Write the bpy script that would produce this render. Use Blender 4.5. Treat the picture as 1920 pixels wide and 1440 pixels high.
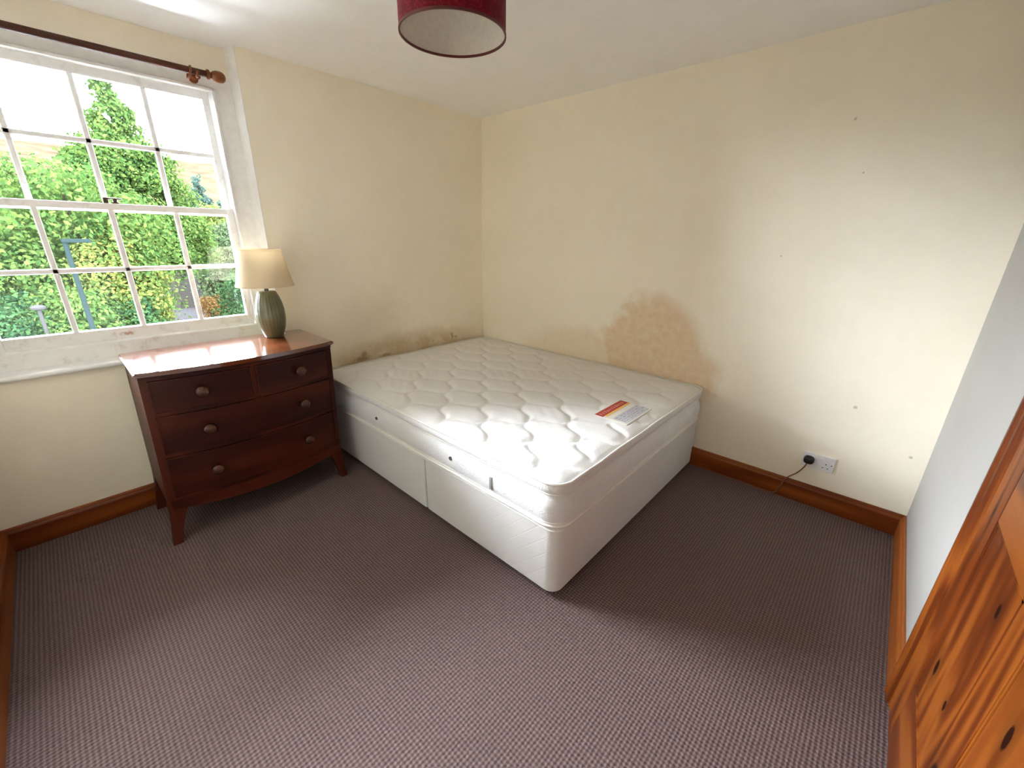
import bpy, bmesh, math, random
from mathutils import Vector, Matrix, noise
R = math.radians
PI = math.pi
scene = bpy.context.scene
for o in list(bpy.data.objects):
    bpy.data.objects.remove(o)
C = scene.collection

# ------------------------------------------------------------------ camera
F_PX = 771.3
cam_data = bpy.data.cameras.new('camera')
cam = bpy.data.objects.new('camera', cam_data)
C.objects.link(cam)
cam_data.sensor_fit = 'HORIZONTAL'
cam_data.sensor_width = 36.0
cam_data.lens = F_PX / 1920 * 36.0
cam_data.clip_start = 0.02
cam_data.clip_end = 1000
_yaw, _pitch, _roll = 0.7346357, 0.3402885, 0.0147806
_f = Vector((-math.sin(_yaw) * math.cos(_pitch), math.cos(_yaw) * math.cos(_pitch), -math.sin(_pitch)))
_r = Vector((math.cos(_yaw), math.sin(_yaw), 0))
_u = _r.cross(_f)
_r2 = _r * math.cos(_roll) + _u * math.sin(_roll)
_u2 = -_r * math.sin(_roll) + _u * math.cos(_roll)
m3 = Matrix((_r2, _u2, -_f)).transposed()
cam.matrix_world = Matrix.Translation((2.7259, -2.6064, 1.3973)) @ m3.to_4x4()
scene.camera = cam

# ------------------------------------------------------------------ world and exposure
SKY = 156.0
world = bpy.data.worlds.new('overcast_sky')
scene.world = world
world.use_nodes = True
bg = world.node_tree.nodes['Background']
bg.inputs['Color'].default_value = (0.87, 0.94, 1.05, 1)
bg.inputs['Strength'].default_value = SKY
vs = scene.view_settings
vs.view_transform = 'Standard'
vs.look = 'None'
vs.exposure = 0.0
vs.gamma = 1.0
vs.use_curve_mapping = False
scene.cycles.use_denoising = True
scene.cycles.max_bounces = 11
scene.cycles.diffuse_bounces = 9
scene.cycles.glossy_bounces = 4
scene.cycles.transparent_max_bounces = 12
scene.cycles.sample_clamp_indirect = 40.0
scene.cycles.caustics_reflective = False
scene.cycles.caustics_refractive = False

# a portal in the window opening: gives off no light, only guides the sky's sampling
pl = bpy.data.lights.new('window_portal', 'AREA')
pl.shape = 'RECTANGLE'
pl.size, pl.size_y = 1.08, 1.24
pl.cycles.is_portal = True
plo = bpy.data.objects.new('window_portal', pl)
C.objects.link(plo)
plo.location = (-0.31, -2.32, 1.5)
plo.rotation_euler = (0, R(-90), 0)

# ------------------------------------------------------------------ room measures (metres)
H, WX, L = 2.287, 3.0385, 3.026
HS, TS = 0.119, 0.02
WY0, WY1 = -1.705, -2.955        # window recess, right and left reveal
RD = 0.10                        # recess depth

# ------------------------------------------------------------------ node helpers
class NT:
    def __init__(self, name):
        self.m = bpy.data.materials.new(name)
        self.m.use_nodes = True
        self.t = self.m.node_tree
        self.t.nodes.clear()
        self.out = self.t.nodes.new('ShaderNodeOutputMaterial')
    def n(self, typ, ins=None, **props):
        nd = self.t.nodes.new('ShaderNode' + typ)
        for k, v in props.items():
            setattr(nd, k, v)
        for k, v in (ins or {}).items():
            self.set(nd, k, v)
        return nd
    def set(self, nd, k, v):
        s = nd.inputs[k]
        if isinstance(v, bpy.types.NodeSocket):
            self.t.links.new(v, s)
        elif isinstance(v, (tuple, list)) and len(v) == 3 and s.type == 'RGBA':
            s.default_value = (*v, 1)
        else:
            s.default_value = v
    def math(self, op, a, b=None, c=None, clamp=False):
        nd = self.n('Math', operation=op, use_clamp=clamp)
        for i, v in enumerate((a, b, c)):
            if v is not None:
                self.set(nd, i, v)
        return nd.outputs[0]
    def obj(self):
        return self.n('TexCoord').outputs['Object']
    def mapping(self, vec, scale=(1, 1, 1), loc=(0, 0, 0), rot=(0, 0, 0)):
        return self.n('Mapping', {'Vector': vec, 'Scale': scale, 'Location': loc, 'Rotation': rot}).outputs[0]
    def noise(self, vec, scale, detail=3, rough=0.55, dist=0.0):
        nd = self.n('TexNoise', {'Vector': vec, 'Scale': scale, 'Detail': detail, 'Roughness': rough, 'Distortion': dist})
        return nd.outputs['Fac']
    def ramp(self, fac, stops):
        nd = self.n('ValToRGB', {'Fac': fac})
        el = nd.color_ramp.elements
        while len(el) < len(stops):
            el.new(0.5)
        for e, (p, c) in zip(el, stops):
            e.position = p
            e.color = (*c, 1) if len(c) == 3 else c
        return nd.outputs['Color']
    def remap(self, v, a, b, c=0.0, d=1.0, smooth=True):
        nd = self.n('MapRange', {'Value': v, 'From Min': a, 'From Max': b, 'To Min': c, 'To Max': d})
        nd.interpolation_type = 'SMOOTHSTEP' if smooth else 'LINEAR'
        return nd.outputs['Result']
    def mix(self, fac, a, b, mode='MIX'):
        nd = self.n('Mix', data_type='RGBA', blend_type=mode)
        self.set(nd, 0, fac)
        self.set(nd, 6, a)
        self.set(nd, 7, b)
        return nd.outputs[2]
    def sep(self, vec):
        nd = self.n('SeparateXYZ', {'Vector': vec})
        return nd.outputs
    def bump(self, h, strength=0.3, dist=0.01, normal=None):
        nd = self.n('Bump', {'Height': h, 'Strength': strength, 'Distance': dist})
        if normal is not None:
            self.set(nd, 'Normal', normal)
        return nd.outputs[0]
    def princ(self, color, rough=0.6, normal=None, **kw):
        nd = self.n('BsdfPrincipled', {'Base Color': color, 'Roughness': rough})
        for k, v in kw.items():
            self.set(nd, k.replace('_', ' '), v)
        if normal is not None:
            self.set(nd, 'Normal', normal)
        self.t.links.new(nd.outputs[0], self.out.inputs[0])
        return nd
    def ellipse(self, a, b, ca, cb, ra, rb, soft=0.35):
        """1 inside an ellipse in the two coordinates a, b, fading over its rim"""
        da = self.math('DIVIDE', self.math('SUBTRACT', a, ca), ra)
        db = self.math('DIVIDE', self.math('SUBTRACT', b, cb), rb)
        d = self.math('SQRT', self.math('ADD', self.math('MULTIPLY', da, da), self.math('MULTIPLY', db, db)))
        return self.remap(d, 1 + soft, 1 - soft, 0, 1)

def plain(name, color, rough=0.5, bump=0.0, bscale=40, var=0.06, **kw):
    t = NT(name)
    o = t.obj()
    nz = t.noise(o, bscale, 4)
    dark = tuple(c * (1 - var) for c in color)
    lite = tuple(min(1, c * (1 + var)) for c in color)
    col = t.ramp(nz, [(0.3, dark), (0.7, lite)])
    nm = t.bump(nz, bump, 0.004) if bump else None
    t.princ(col, rough, nm, **kw)
    return t.m

def paint_wall(name, color, stains=None):
    t = NT(name)
    o = t.obj()
    n1 = t.noise(o, 2.2, 4, 0.6)
    n2 = t.noise(o, 14, 5, 0.6)
    n3 = t.noise(o, 160, 3)
    c2 = tuple(c * k for c, k in zip(color, (0.955, 0.95, 0.92)))
    col = t.ramp(n1, [(0.3, c2), (0.7, color)])
    col = t.mix(t.remap(n2, 0.35, 0.75, 0, 0.25), col, tuple(min(1, c * 1.05) for c in color))
    if stains:
        col = stains(t, o, col)
    nm = t.bump(t.math('ADD', n3, t.math('MULTIPLY', n2, 2.0)), 0.12, 0.004)
    t.princ(col, 0.75, nm)
    return t.m

def wood(name, c_dark, c_mid, c_lite, grain='x', across=('y', 'z'), scale=9, stretch=0.12, rough=0.45, coat=0.0,
         dist=5.0, knots=None, bumps=0.08, spec=0.3):
    t = NT(name)
    o = t.obj()
    sc = {'x': (stretch, 1, 1), 'y': (1, stretch, 1), 'z': (1, 1, stretch)}[grain]
    v = t.mapping(o, sc)
    warp = t.noise(v, 2.6, 3, 0.5)
    fine = t.noise(t.mapping(o, tuple(s if s == 1 else 0.03 for s in sc)), 140, 3, 0.6)
    broad = t.noise(v, 5.0, 3, 0.5)
    # ring lines: contours of a stretched noise field give cathedral figures
    rings = t.math('SINE', t.math('MULTIPLY', t.math('ADD', t.math('MULTIPLY', warp, dist), t.math('MULTIPLY', broad, 1.2)), scale))
    rr = t.math('ADD', t.math('MULTIPLY', rings, 0.5), 0.5)
    f = t.math('ADD', t.math('MULTIPLY', rr, 0.5), t.math('ADD', t.math('MULTIPLY', fine, 0.35), t.math('MULTIPLY', broad, 0.25)))
    col = t.ramp(f, [(0.18, c_dark), (0.5, c_mid), (0.85, c_lite)])
    if knots:
        a, b = [t.sep(o)['XYZ'.index(k.upper())] for k in knots[0]]
        k = None
        for (ca, cb, ra, rb) in knots[1]:
            e = t.ellipse(a, b, ca, cb, ra, rb, 0.3)
            halo = t.math('MULTIPLY', t.ellipse(a, b, ca, cb, ra * 2.6, rb * 2.6, 0.55), 0.35)
            e = t.math('MAXIMUM', e, halo)
            k = e if k is None else t.math('MAXIMUM', k, e)
        col = t.mix(k, col, tuple(c * 0.25 for c in c_dark))
    nm = t.bump(t.math('ADD', fine, rr), bumps, 0.002)
    kw = {'Coat_Weight': coat, 'Coat_Roughness': 0.07} if coat else {}
    kw['Specular_IOR_Level'] = spec
    t.princ(col, rough, nm, **kw)
    return t.m

# ------------------------------------------------------------------ materials
M = {}
def back_stains(t, o, col):
    s = t.sep(o)
    nz = t.noise(o, 5.0, 5, 0.6)
    nf = t.noise(o, 22, 4, 0.6)
    wob = t.math('MULTIPLY', t.math('SUBTRACT', nz, 0.5), 0.34)
    wob2 = t.math('MULTIPLY', t.math('SUBTRACT', nf, 0.5), 0.045)
    x = t.math('ADD', s[0], t.math('ADD', wob, wob2))
    z = t.math('ADD', s[2], t.math('ADD', t.math('MULTIPLY', wob, -0.7), wob2))
    big = t.ellipse(x, z, 1.60, 0.72, 0.34, 0.33, 0.16)
    low = t.ellipse(x, z, 1.86, 0.60, 0.20, 0.17, 0.3)
    run = t.math('MULTIPLY', t.ellipse(x, z, 1.25, 0.56, 0.66, 0.19, 0.35), 0.55)
    mk = t.math('MAXIMUM', t.math('MAXIMUM', big, low), run)
    mk = t.math('MULTIPLY', mk, t.remap(nf, 0.2, 0.8, 0.62, 1.0))
    col = t.mix(t.math('MULTIPLY', mk, 0.72), col, (0.66, 0.43, 0.215))
    # small nail holes and marks
    dots = None
    for cx, cz, r in ((2.42, 1.923, .006), (2.722, .613, .008), (2.977, .425, .007), (2.50, 1.70, .004), (2.25, 1.33, .004)):
        d = t.ellipse(s[0], s[2], cx, cz, r, r, 0.4)
        dots = d if dots is None else t.math('MAXIMUM', dots, d)
    return t.mix(t.math('MULTIPLY', dots, 0.4), col, (0.12, 0.09, 0.06))

def left_stains(t, o, col):
    s = t.sep(o)
    nz = t.noise(o, 6.0, 5, 0.62)
    nf = t.noise(o, 30, 5, 0.65)
    wob = t.math('MULTIPLY', t.math('SUBTRACT', nz, 0.5), 0.30)
    y = t.math('ADD', s[1], wob)
    z = t.math('ADD', s[2], t.math('MULTIPLY', wob, 0.7))
    band = t.ellipse(y, z, -0.80, 0.54, 0.68, 0.15, 0.4)
    col = t.mix(t.math('MULTIPLY', t.math('MULTIPLY', band, t.remap(nz, 0.3, 0.65, 0.35, 1)), 0.75), col, (0.47, 0.31, 0.13))
    haze = t.ellipse(y, z, -1.10, 0.66, 0.26, 0.32, 0.6)
    col = t.mix(t.math('MULTIPLY', haze, 0.3), col, (0.42, 0.33, 0.17))
    spots = t.math('MULTIPLY', t.ellipse(y, z, -0.85, 0.58, 0.62, 0.09, 0.5), t.remap(nf, 0.60, 0.70, 0, 1))
    col = t.mix(t.math('MULTIPLY', spots, 0.55), col, (0.30, 0.19, 0.08))
    patch = None
    for cy, cz, ry, rz in ((-1.19, .588, .022, .028), (-1.21, .562, .05, .012), (-0.37, .60, .014, .024), (-0.33, .585, .010, .010), (-1.02, .553, .05, .010)):
        d = t.ellipse(t.math('ADD', s[1], t.math('MULTIPLY', t.math('SUBTRACT', nf, 0.5), 0.06)), t.math('ADD', s[2], t.math('MULTIPLY', t.math('SUBTRACT', nf, 0.5), -0.05)), cy, cz, ry, rz, 0.6)
        patch = d if patch is None else t.math('MAXIMUM', patch, d)
    return t.mix(t.math('MULTIPLY', patch, 0.6), col, (0.20, 0.11, 0.04))

CREAM = (0.92, 0.855, 0.71)
M['wall_back'] = paint_wall('cream_paint_stained', CREAM, back_stains)
M['wall_left'] = paint_wall('cream_paint_mouldy', CREAM, left_stains)
M['wall'] = paint_wall('cream_paint', CREAM)
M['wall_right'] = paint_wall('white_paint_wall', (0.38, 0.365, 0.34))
M['ceiling'] = paint_wall('ceiling_paint', (0.92, 0.92, 0.915))
M['gloss_white'] = plain('white_gloss_paint', (0.80, 0.79, 0.77), 0.35, 0.05, 30, 0.05)

def worn_white():
    t = NT('worn_white_paint')
    o = t.obj()
    n = t.noise(o, 18, 6, 0.7)
    n2 = t.noise(o, 60, 3)
    col = t.ramp(n, [(0.30, (0.62, 0.58, 0.54)), (0.45, (0.76, 0.75, 0.73)), (0.8, (0.80, 0.79, 0.78))])
    s = t.sep(o)
    chip = t.ellipse(s[1], s[2], -2.395, 0.912, 0.03, 0.010, 0.5)
    col = t.mix(t.math('MULTIPLY', t.math('MULTIPLY', chip, t.remap(n2, 0.35, 0.6, 0, 1)), 0.8), col, (0.35, 0.16, 0.05))
    t.princ(col, 0.45, t.bump(n2, 0.15, 0.002))
    return t.m
M['sash'] = worn_white()

def carpet():
    t = NT('ribbed_brown_carpet')
    o = t.obj()
    wob = t.noise(o, 30, 2)
    s = t.sep(o)
    k = 2 * PI / 0.0125
    w = t.math('MULTIPLY', t.math('SUBTRACT', wob, 0.5), 2.2)
    sx = t.math('SINE', t.math('ADD', t.math('MULTIPLY', s[0], k), w))
    sy = t.math('SINE', t.math('ADD', t.math('MULTIPLY', s[1], k), w))
    loop = t.math('ADD', t.math('MULTIPLY', t.math('ADD', sx, sy), 0.25), 0.5)
    fl = t.noise(o, 420, 3, 0.7)
    patch = t.noise(o, 1.6, 4, 0.6)
    mid = t.noise(o, 95, 3, 0.6)
    h = t.math('ADD', t.math('MULTIPLY', loop, 0.55), t.math('ADD', t.math('MULTIPLY', fl, 0.4), t.math('MULTIPLY', mid, 0.32)))
    col = t.ramp(h, [(0.25, (0.044, 0.029, 0.025)), (0.6, (0.145, 0.098, 0.091)), (1.0, (0.262, 0.185, 0.176))])
    col = t.mix(t.remap(patch, 0.3, 0.7, 0, 0.22), col, (0.135, 0.092, 0.084))
    t.princ(col, 0.95, t.bump(h, 0.9, 0.006), Specular_IOR_Level=0.15)
    return t.m
M['carpet'] = carpet()

PINE = ((0.095, 0.018, 0.002), (0.20, 0.044, 0.005), (0.29, 0.080, 0.012))
M['pine_x'] = wood('stained_pine_along_x', *PINE, grain='x', scale=5, rough=0.38)
M['pine_y'] = wood('stained_pine_along_y', *PINE, grain='y', scale=5, rough=0.38)
DOORW = ((0.050, 0.0078, 0.0010), (0.138, 0.0285, 0.0028), (0.222, 0.060, 0.0072))
KN = ('yz', [(-1.323, .388, .013, .028), (-1.487, .709, .010, .020), (-1.743, .651, .011, .030), (-1.473, .417, .009, .016),
             (-1.60, .33, .03, .045), (-1.85, 1.2, .012, .03), (-1.22, .80, .006, .02)])
M['pine_door'] = wood('stained_pine_door', *DOORW, grain='z', scale=13, stretch=0.13, dist=6.5, rough=0.40, knots=KN, spec=0.22)
M['pine_door_rail'] = wood('stained_pine_rail', *DOORW, grain='y', scale=7, stretch=0.14, rough=0.36)
MAH = ((0.013, 0.0017, 0.0008), (0.042, 0.0062, 0.0024), (0.080, 0.0140, 0.0048))
M['mahogany'] = wood('mahogany_drawer', *MAH, grain='y', scale=4, rough=0.42, coat=0.0, spec=0.16, dist=3.5, bumps=0.03)
M['mahogany_side'] = wood('mahogany_case', *MAH, grain='z', scale=4, rough=0.42, coat=0.0, spec=0.18, dist=3.0, bumps=0.03)
M['mahogany_top'] = wood('mahogany_polished_top', (0.060, 0.013, 0.005), (0.135, 0.034, 0.012), (0.20, 0.060, 0.020), grain='y', scale=4, rough=0.11, spec=0.3, coat=1.0, dist=3.5, bumps=0.015)
M['knob'] = wood('turned_knob_wood', (0.022, 0.006, 0.003), (0.050, 0.014, 0.007), (0.085, 0.027, 0.013), grain='x', scale=5, rough=0.34, coat=0.15, bumps=0.02)
M['pole'] = wood('dark_pole_wood', (0.035, 0.010, 0.004), (0.080, 0.022, 0.010), (0.12, 0.036, 0.016), grain='y', scale=5, rough=0.4)
M['finial'] = wood('finial_wood', (0.10, 0.028, 0.008), (0.22, 0.070, 0.020), (0.32, 0.11, 0.035), grain='y', scale=5, rough=0.35)

def ticking(name, color, damask=0.4, scale=26):
    t = NT(name)
    o = t.obj()
    n = t.noise(o, scale, 3, 0.5, 1.5)
    sw = t.math('ABSOLUTE', t.math('SINE', t.math('MULTIPLY', n, 26.0)))
    f = t.noise(o, 300, 2)
    big = t.noise(o, 2.0, 3)
    col = t.ramp(sw, [(0.2, tuple(c * 0.955 for c in color)), (0.8, color)])
    col = t.mix(t.remap(big, 0.35, 0.7, 0, 0.3), col, tuple(c * k for c, k in zip(color, (0.95, 0.92, 0.86))))
    h = t.math('ADD', t.math('MULTIPLY', sw, damask), t.math('MULTIPLY', f, 0.3))
    wr = t.noise(t.mapping(o, (6, 28, 8), rot=(0, 0, R(35))), 1.0, 3, 0.5)
    t.princ(col, 0.8, t.bump(t.math('ADD', h, t.math('MULTIPLY', wr, 1.2)), 0.28, 0.004), Sheen_Weight=0.15)
    return t.m
M['ticking'] = ticking('mattress_ticking', (0.77, 0.755, 0.735))
M['border'] = ticking('mattress_border_damask', (0.73, 0.725, 0.73), 0.9, 18)
M['piping'] = plain('cream_piping', (0.78, 0.755, 0.70), 0.7, 0.1, 200)

def divan_fabric():
    t = NT('divan_damask_fabric')
    o = t.obj()
    s = t.sep(o)
    a = t.math('SINE', t.math('MULTIPLY', t.math('ADD', t.math('ADD', s[0], s[1]), t.math('MULTIPLY', s[2], 1.0)), 2 * PI / 0.15))
    b = t.math('SINE', t.math('MULTIPLY', t.math('SUBTRACT', t.math('ADD', s[0], s[1]), t.math('MULTIPLY', s[2], 1.0)), 2 * PI / 0.15))
    la = t.remap(t.math('ABSOLUTE', a), 0.0, 0.18, 1, 0)
    lb = t.remap(t.math('ABSOLUTE', b), 0.0, 0.18, 1, 0)
    n = t.noise(o, 300, 2)
    h = t.math('ADD', t.math('MULTIPLY', t.math('MAXIMUM', la, lb), -0.5), t.math('MULTIPLY', n, 0.3))
    big = t.noise(o, 3, 3)
    col = t.ramp(big, [(0.3, (0.70, 0.685, 0.67)), (0.7, (0.74, 0.73, 0.72))])
    t.princ(col, 0.75, t.bump(h, 0.2, 0.004), Sheen_Weight=0.1)
    return t.m
M['divan'] = divan_fabric()
M['black_plastic'] = plain('black_plastic', (0.012, 0.012, 0.012), 0.35)
M['dark_metal'] = plain('dark_metal', (0.10, 0.09, 0.08), 0.4, Metallic=0.8)
M['brass'] = plain('tarnished_brass', (0.10, 0.075, 0.04), 0.4, Metallic=0.9)
M['vent'] = plain('grey_vent_metal', (0.12, 0.12, 0.13), 0.35, Metallic=0.6)
M['strap'] = plain('grey_handle_strap', (0.26, 0.25, 0.25), 0.8, 0.2, 300)
M['label_red'] = plain('red_label_cloth', (0.42, 0.035, 0.025), 0.6, 0.1, 300)
M['label_yellow'] = plain('yellow_label_cloth', (0.80, 0.50, 0.12), 0.6, 0.1, 300)
M['label_grey'] = plain('grey_label_cloth', (0.55, 0.55, 0.58), 0.6, 0.1, 90, 0.15)
M['label_cream'] = plain('cream_label_cloth', (0.78, 0.74, 0.66), 0.6, 0.1, 300)
M['label_ink'] = plain('pale_label_ink', (0.62, 0.30, 0.25), 0.6)
M['label_ink_grey'] = plain('grey_label_ink', (0.38, 0.38, 0.43), 0.6)
M['white_plastic'] = plain('white_socket_plastic', (0.78, 0.76, 0.76), 0.3)
M['cable'] = plain('brown_cable', (0.22, 0.085, 0.035), 0.5)
M['cord_white'] = plain('white_flex', (0.75, 0.74, 0.72), 0.5)

def ceramic():
    t = NT('sage_ribbed_ceramic')
    o = t.obj()
    n = t.noise(o, 9, 4)
    col = t.ramp(n, [(0.3, (0.095, 0.103, 0.048)), (0.7, (0.145, 0.152, 0.082))])
    t.princ(col, 0.32, None, Coat_Weight=0.3, Coat_Roughness=0.15)
    return t.m
M['ceramic'] = ceramic()

def shade_cloth(name, color, trans=0.35, weave=500):
    t = NT(name)
    o = t.obj()
    n = t.noise(o, weave, 2)
    d = t.n('BsdfDiffuse', {'Color': color, 'Normal': t.bump(n, 0.2, 0.001)})
    tr = t.n('BsdfTranslucent', {'Color': color})
    mx = t.n('MixShader', {0: trans, 1: d.outputs[0], 2: tr.outputs[0]})
    t.t.links.new(mx.outputs[0], t.out.inputs[0])
    return t.m
M['lamp_shade'] = shade_cloth('cream_linen_shade', (0.80, 0.70, 0.52))
M['shade_lining'] = plain('white_shade_lining', (0.62, 0.57, 0.50), 0.6, 0.05, 60)

def red_shade():
    t = NT('red_embossed_shade')
    o = t.obj()
    n = t.noise(o, 16, 4, 0.6, 2.2)
    sw = t.math('ABSOLUTE', t.math('SINE', t.math('MULTIPLY', n, 22.0)))
    col = t.ramp(sw, [(0.10, (0.26, 0.008, 0.026)), (0.45, (0.150, 0.002, 0.010)), (0.9, (0.125, 0.0015, 0.008))])
    t.princ(col, 0.55, t.bump(sw, 0.3, 0.002), Specular_IOR_Level=0.15)
    return t.m
M['red_shade'] = red_shade()
M['shade_rim'] = plain('dark_red_rim', (0.10, 0.012, 0.012), 0.5)
M['bulb'] = plain('white_bulb_glass', (0.75, 0.73, 0.70), 0.2)

def glass():
    t = NT('window_glass')
    fr = t.n('Fresnel', {'IOR': 1.45})
    tr = t.n('BsdfTransparent', {'Color': (0.97, 0.98, 0.975)})
    gl = t.n('BsdfGlossy', {'Color': (1, 1, 1), 'Roughness': 0.02})
    mx = t.n('MixShader', {0: fr.outputs[0], 1: tr.outputs[0], 2: gl.outputs[0]})
    t.t.links.new(mx.outputs[0], t.out.inputs[0])
    return t.m
M['glass'] = glass()

LEAF = 0.21
def foliage(name, c_dark, c_mid, c_lite, nscale=0.6):
    c_dark, c_mid, c_lite = [tuple(v * LEAF for v in c) for c in (c_dark, c_mid, c_lite)]
    t = NT(name)
    g = t.n('NewGeometry')
    o = t.obj()
    n = t.noise(o, nscale, 3)
    f = t.math('ADD', t.math('MULTIPLY', g.outputs['Random Per Island'], 0.55), t.math('MULTIPLY', n, 0.55))
    col = t.ramp(f, [(0.25, c_dark), (0.52, c_mid), (0.85, c_lite)])
    d = t.n('BsdfDiffuse', {'Color': col})
    tr = t.n('BsdfTranslucent', {'Color': col})
    mx = t.n('MixShader', {0: 0.35, 1: d.outputs[0], 2: tr.outputs[0]})
    t.t.links.new(mx.outputs[0], t.out.inputs[0])
    return t.m
M['leaf_green'] = foliage('leaf_bright_green', (0.022, 0.052, 0.016), (0.048, 0.088, 0.022), (0.085, 0.125, 0.030))
M['leaf_dark'] = foliage('leaf_dark_green', (0.012, 0.036, 0.018), (0.028, 0.066, 0.026), (0.050, 0.098, 0.034))
M['leaf_yellow'] = foliage('leaf_yellow_green', (0.045, 0.075, 0.020), (0.085, 0.115, 0.028), (0.140, 0.130, 0.035))
M['leaf_pale'] = foliage('leaf_pale_green', (0.040, 0.068, 0.034), (0.068, 0.102, 0.048), (0.105, 0.135, 0.065))
M['leaf_blue'] = foliage('leaf_blue_green', (0.030, 0.056, 0.046), (0.046, 0.078, 0.062), (0.068, 0.100, 0.078))
M['leaf_autumn'] = foliage('leaf_autumn', (0.090, 0.050, 0.022), (0.150, 0.085, 0.030), (0.19, 0.125, 0.045))
M['bark'] = plain('tree_bark', (0.0045, 0.0034, 0.0026), 0.9, 0.5, 20, 0.3, Specular_IOR_Level=0.0)
M['grass'] = plain('rough_grass', (0.0032, 0.0055, 0.0018), 0.95, 0.3, 3, 0.35, Specular_IOR_Level=0.0)
M['asphalt'] = plain('pale_asphalt', (0.0062, 0.0060, 0.0064), 0.9, 0.2, 30, 0.1, Specular_IOR_Level=0.0)
M['hill'] = plain('autumn_hillside', (0.0105, 0.0078, 0.0050), 0.95, 0.3, 0.12, 0.35, Specular_IOR_Level=0.0)
M['lamp_post'] = plain('teal_grey_post', (0.0021, 0.0034, 0.0034), 0.5, Specular_IOR_Level=0.0)
M['white_post'] = plain('white_painted_post', (0.0068, 0.0068, 0.0066), 0.5, Specular_IOR_Level=0.0)
M['render_wall'] = plain('pale_rendered_wall', (0.0066, 0.0062, 0.0056), 0.9, 0.1, 8, Specular_IOR_Level=0.0)
M['slate'] = plain('grey_slate_roof', (0.0030, 0.0030, 0.0034), 0.8, 0.4, 12, 0.2, Specular_IOR_Level=0.0)
M['pane_dark'] = plain('dark_window_pane', (0.001, 0.0011, 0.0013), 0.4, Specular_IOR_Level=0.0)

# ------------------------------------------------------------------ mesh helpers
def world_loc(o):
    v = Vector((0, 0, 0))
    while o is not None:
        v += Vector(o.location)
        o = o.parent
    return v

def link(name, me, mat, parent=None, loc=(0, 0, 0)):
    o = bpy.data.objects.new(name, me)
    if mat is not None and not me.materials:
        me.materials.append(M[mat] if isinstance(mat, str) else mat)
    C.objects.link(o)
    if parent is not None:
        o.parent = parent
        o.location = Vector(loc) - world_loc(parent)
    else:
        o.location = loc
    return o

def obj(name, bm, mat, parent=None, loc=(0, 0, 0), smooth=False, angle=40):
    """one mesh object; geometry given relative to loc (a point in the room)"""
    bmesh.ops.recalc_face_normals(bm, faces=bm.faces)
    if smooth:
        for f in bm.faces:
            f.smooth = True
        for e in bm.edges:
            if len(e.link_faces) == 2 and e.calc_face_angle(0) > R(angle):
                e.smooth = False
    me = bpy.data.meshes.new(name)
    bm.to_mesh(me)
    bm.free()
    return link(name, me, mat, parent, loc)

def empty(name, loc):
    o = bpy.data.objects.new(name, None)
    o.empty_display_size = 0.1
    C.objects.link(o)
    o.location = loc
    return o

def tag(o, label=None, cat=None, group=None, kind=None):
    if label: o['label'] = label
    if cat: o['category'] = cat
    if group: o['group'] = group
    if kind: o['kind'] = kind
    return o

def box(bm, x0, x1, y0, y1, z0, z1, bevel=0.0, seg=2):
    x0, x1 = sorted((x0, x1)); y0, y1 = sorted((y0, y1)); z0, z1 = sorted((z0, z1))
    vs_ = [bm.verts.new((x, y, z)) for x in (x0, x1) for y in (y0, y1) for z in (z0, z1)]
    fs = [bm.faces.new([vs_[i] for i in q]) for q in ((0, 1, 3, 2), (4, 6, 7, 5), (0, 4, 5, 1), (2, 3, 7, 6), (0, 2, 6, 4), (1, 5, 7, 3))]
    bmesh.ops.recalc_face_normals(bm, faces=fs)
    if bevel:
        es = list({e for f in fs for e in f.edges})
        bmesh.ops.bevel(bm, geom=es, offset=bevel, segments=seg, affect='EDGES', profile=0.5)
    return bm

def B(*a, **k):
    return box(bmesh.new(), *a, **k)

def prism(bm, pts, vec):
    """polygon pts (list of 3-tuples) pushed along vec"""
    a = [bm.verts.new(p) for p in pts]
    b = [bm.verts.new(Vector(p) + Vector(vec)) for p in pts]
    n = len(pts)
    bm.faces.new(a[::-1])
    bm.faces.new(b)
    for i in range(n):
        bm.faces.new((a[i], a[(i + 1) % n], b[(i + 1) % n], b[i]))
    return bm

def lathe(bm, prof, seg=32, c=(0, 0, 0), axis='z', cap0=True, cap1=True, rfun=None):
    """prof: list of (radius, height)"""
    rings = []
    for r, h in prof:
        ring = []
        for i in range(seg):
            a = 2 * PI * i / seg
            rr = r * (rfun(a, h) if rfun else 1)
            p = (rr * math.cos(a), rr * math.sin(a), h)
            if axis == 'x':
                p = (p[2], p[0], p[1])
            elif axis == 'y':
                p = (p[1], p[2], p[0])
            ring.append(bm.verts.new((p[0] + c[0], p[1] + c[1], p[2] + c[2])))
        rings.append(ring)
    for a, b in zip(rings, rings[1:]):
        for i in range(seg):
            bm.faces.new((a[i], a[(i + 1) % seg], b[(i + 1) % seg], b[i]))
    if cap0: bm.faces.new(rings[0][::-1])
    if cap1: bm.faces.new(rings[-1])
    return bm

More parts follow.
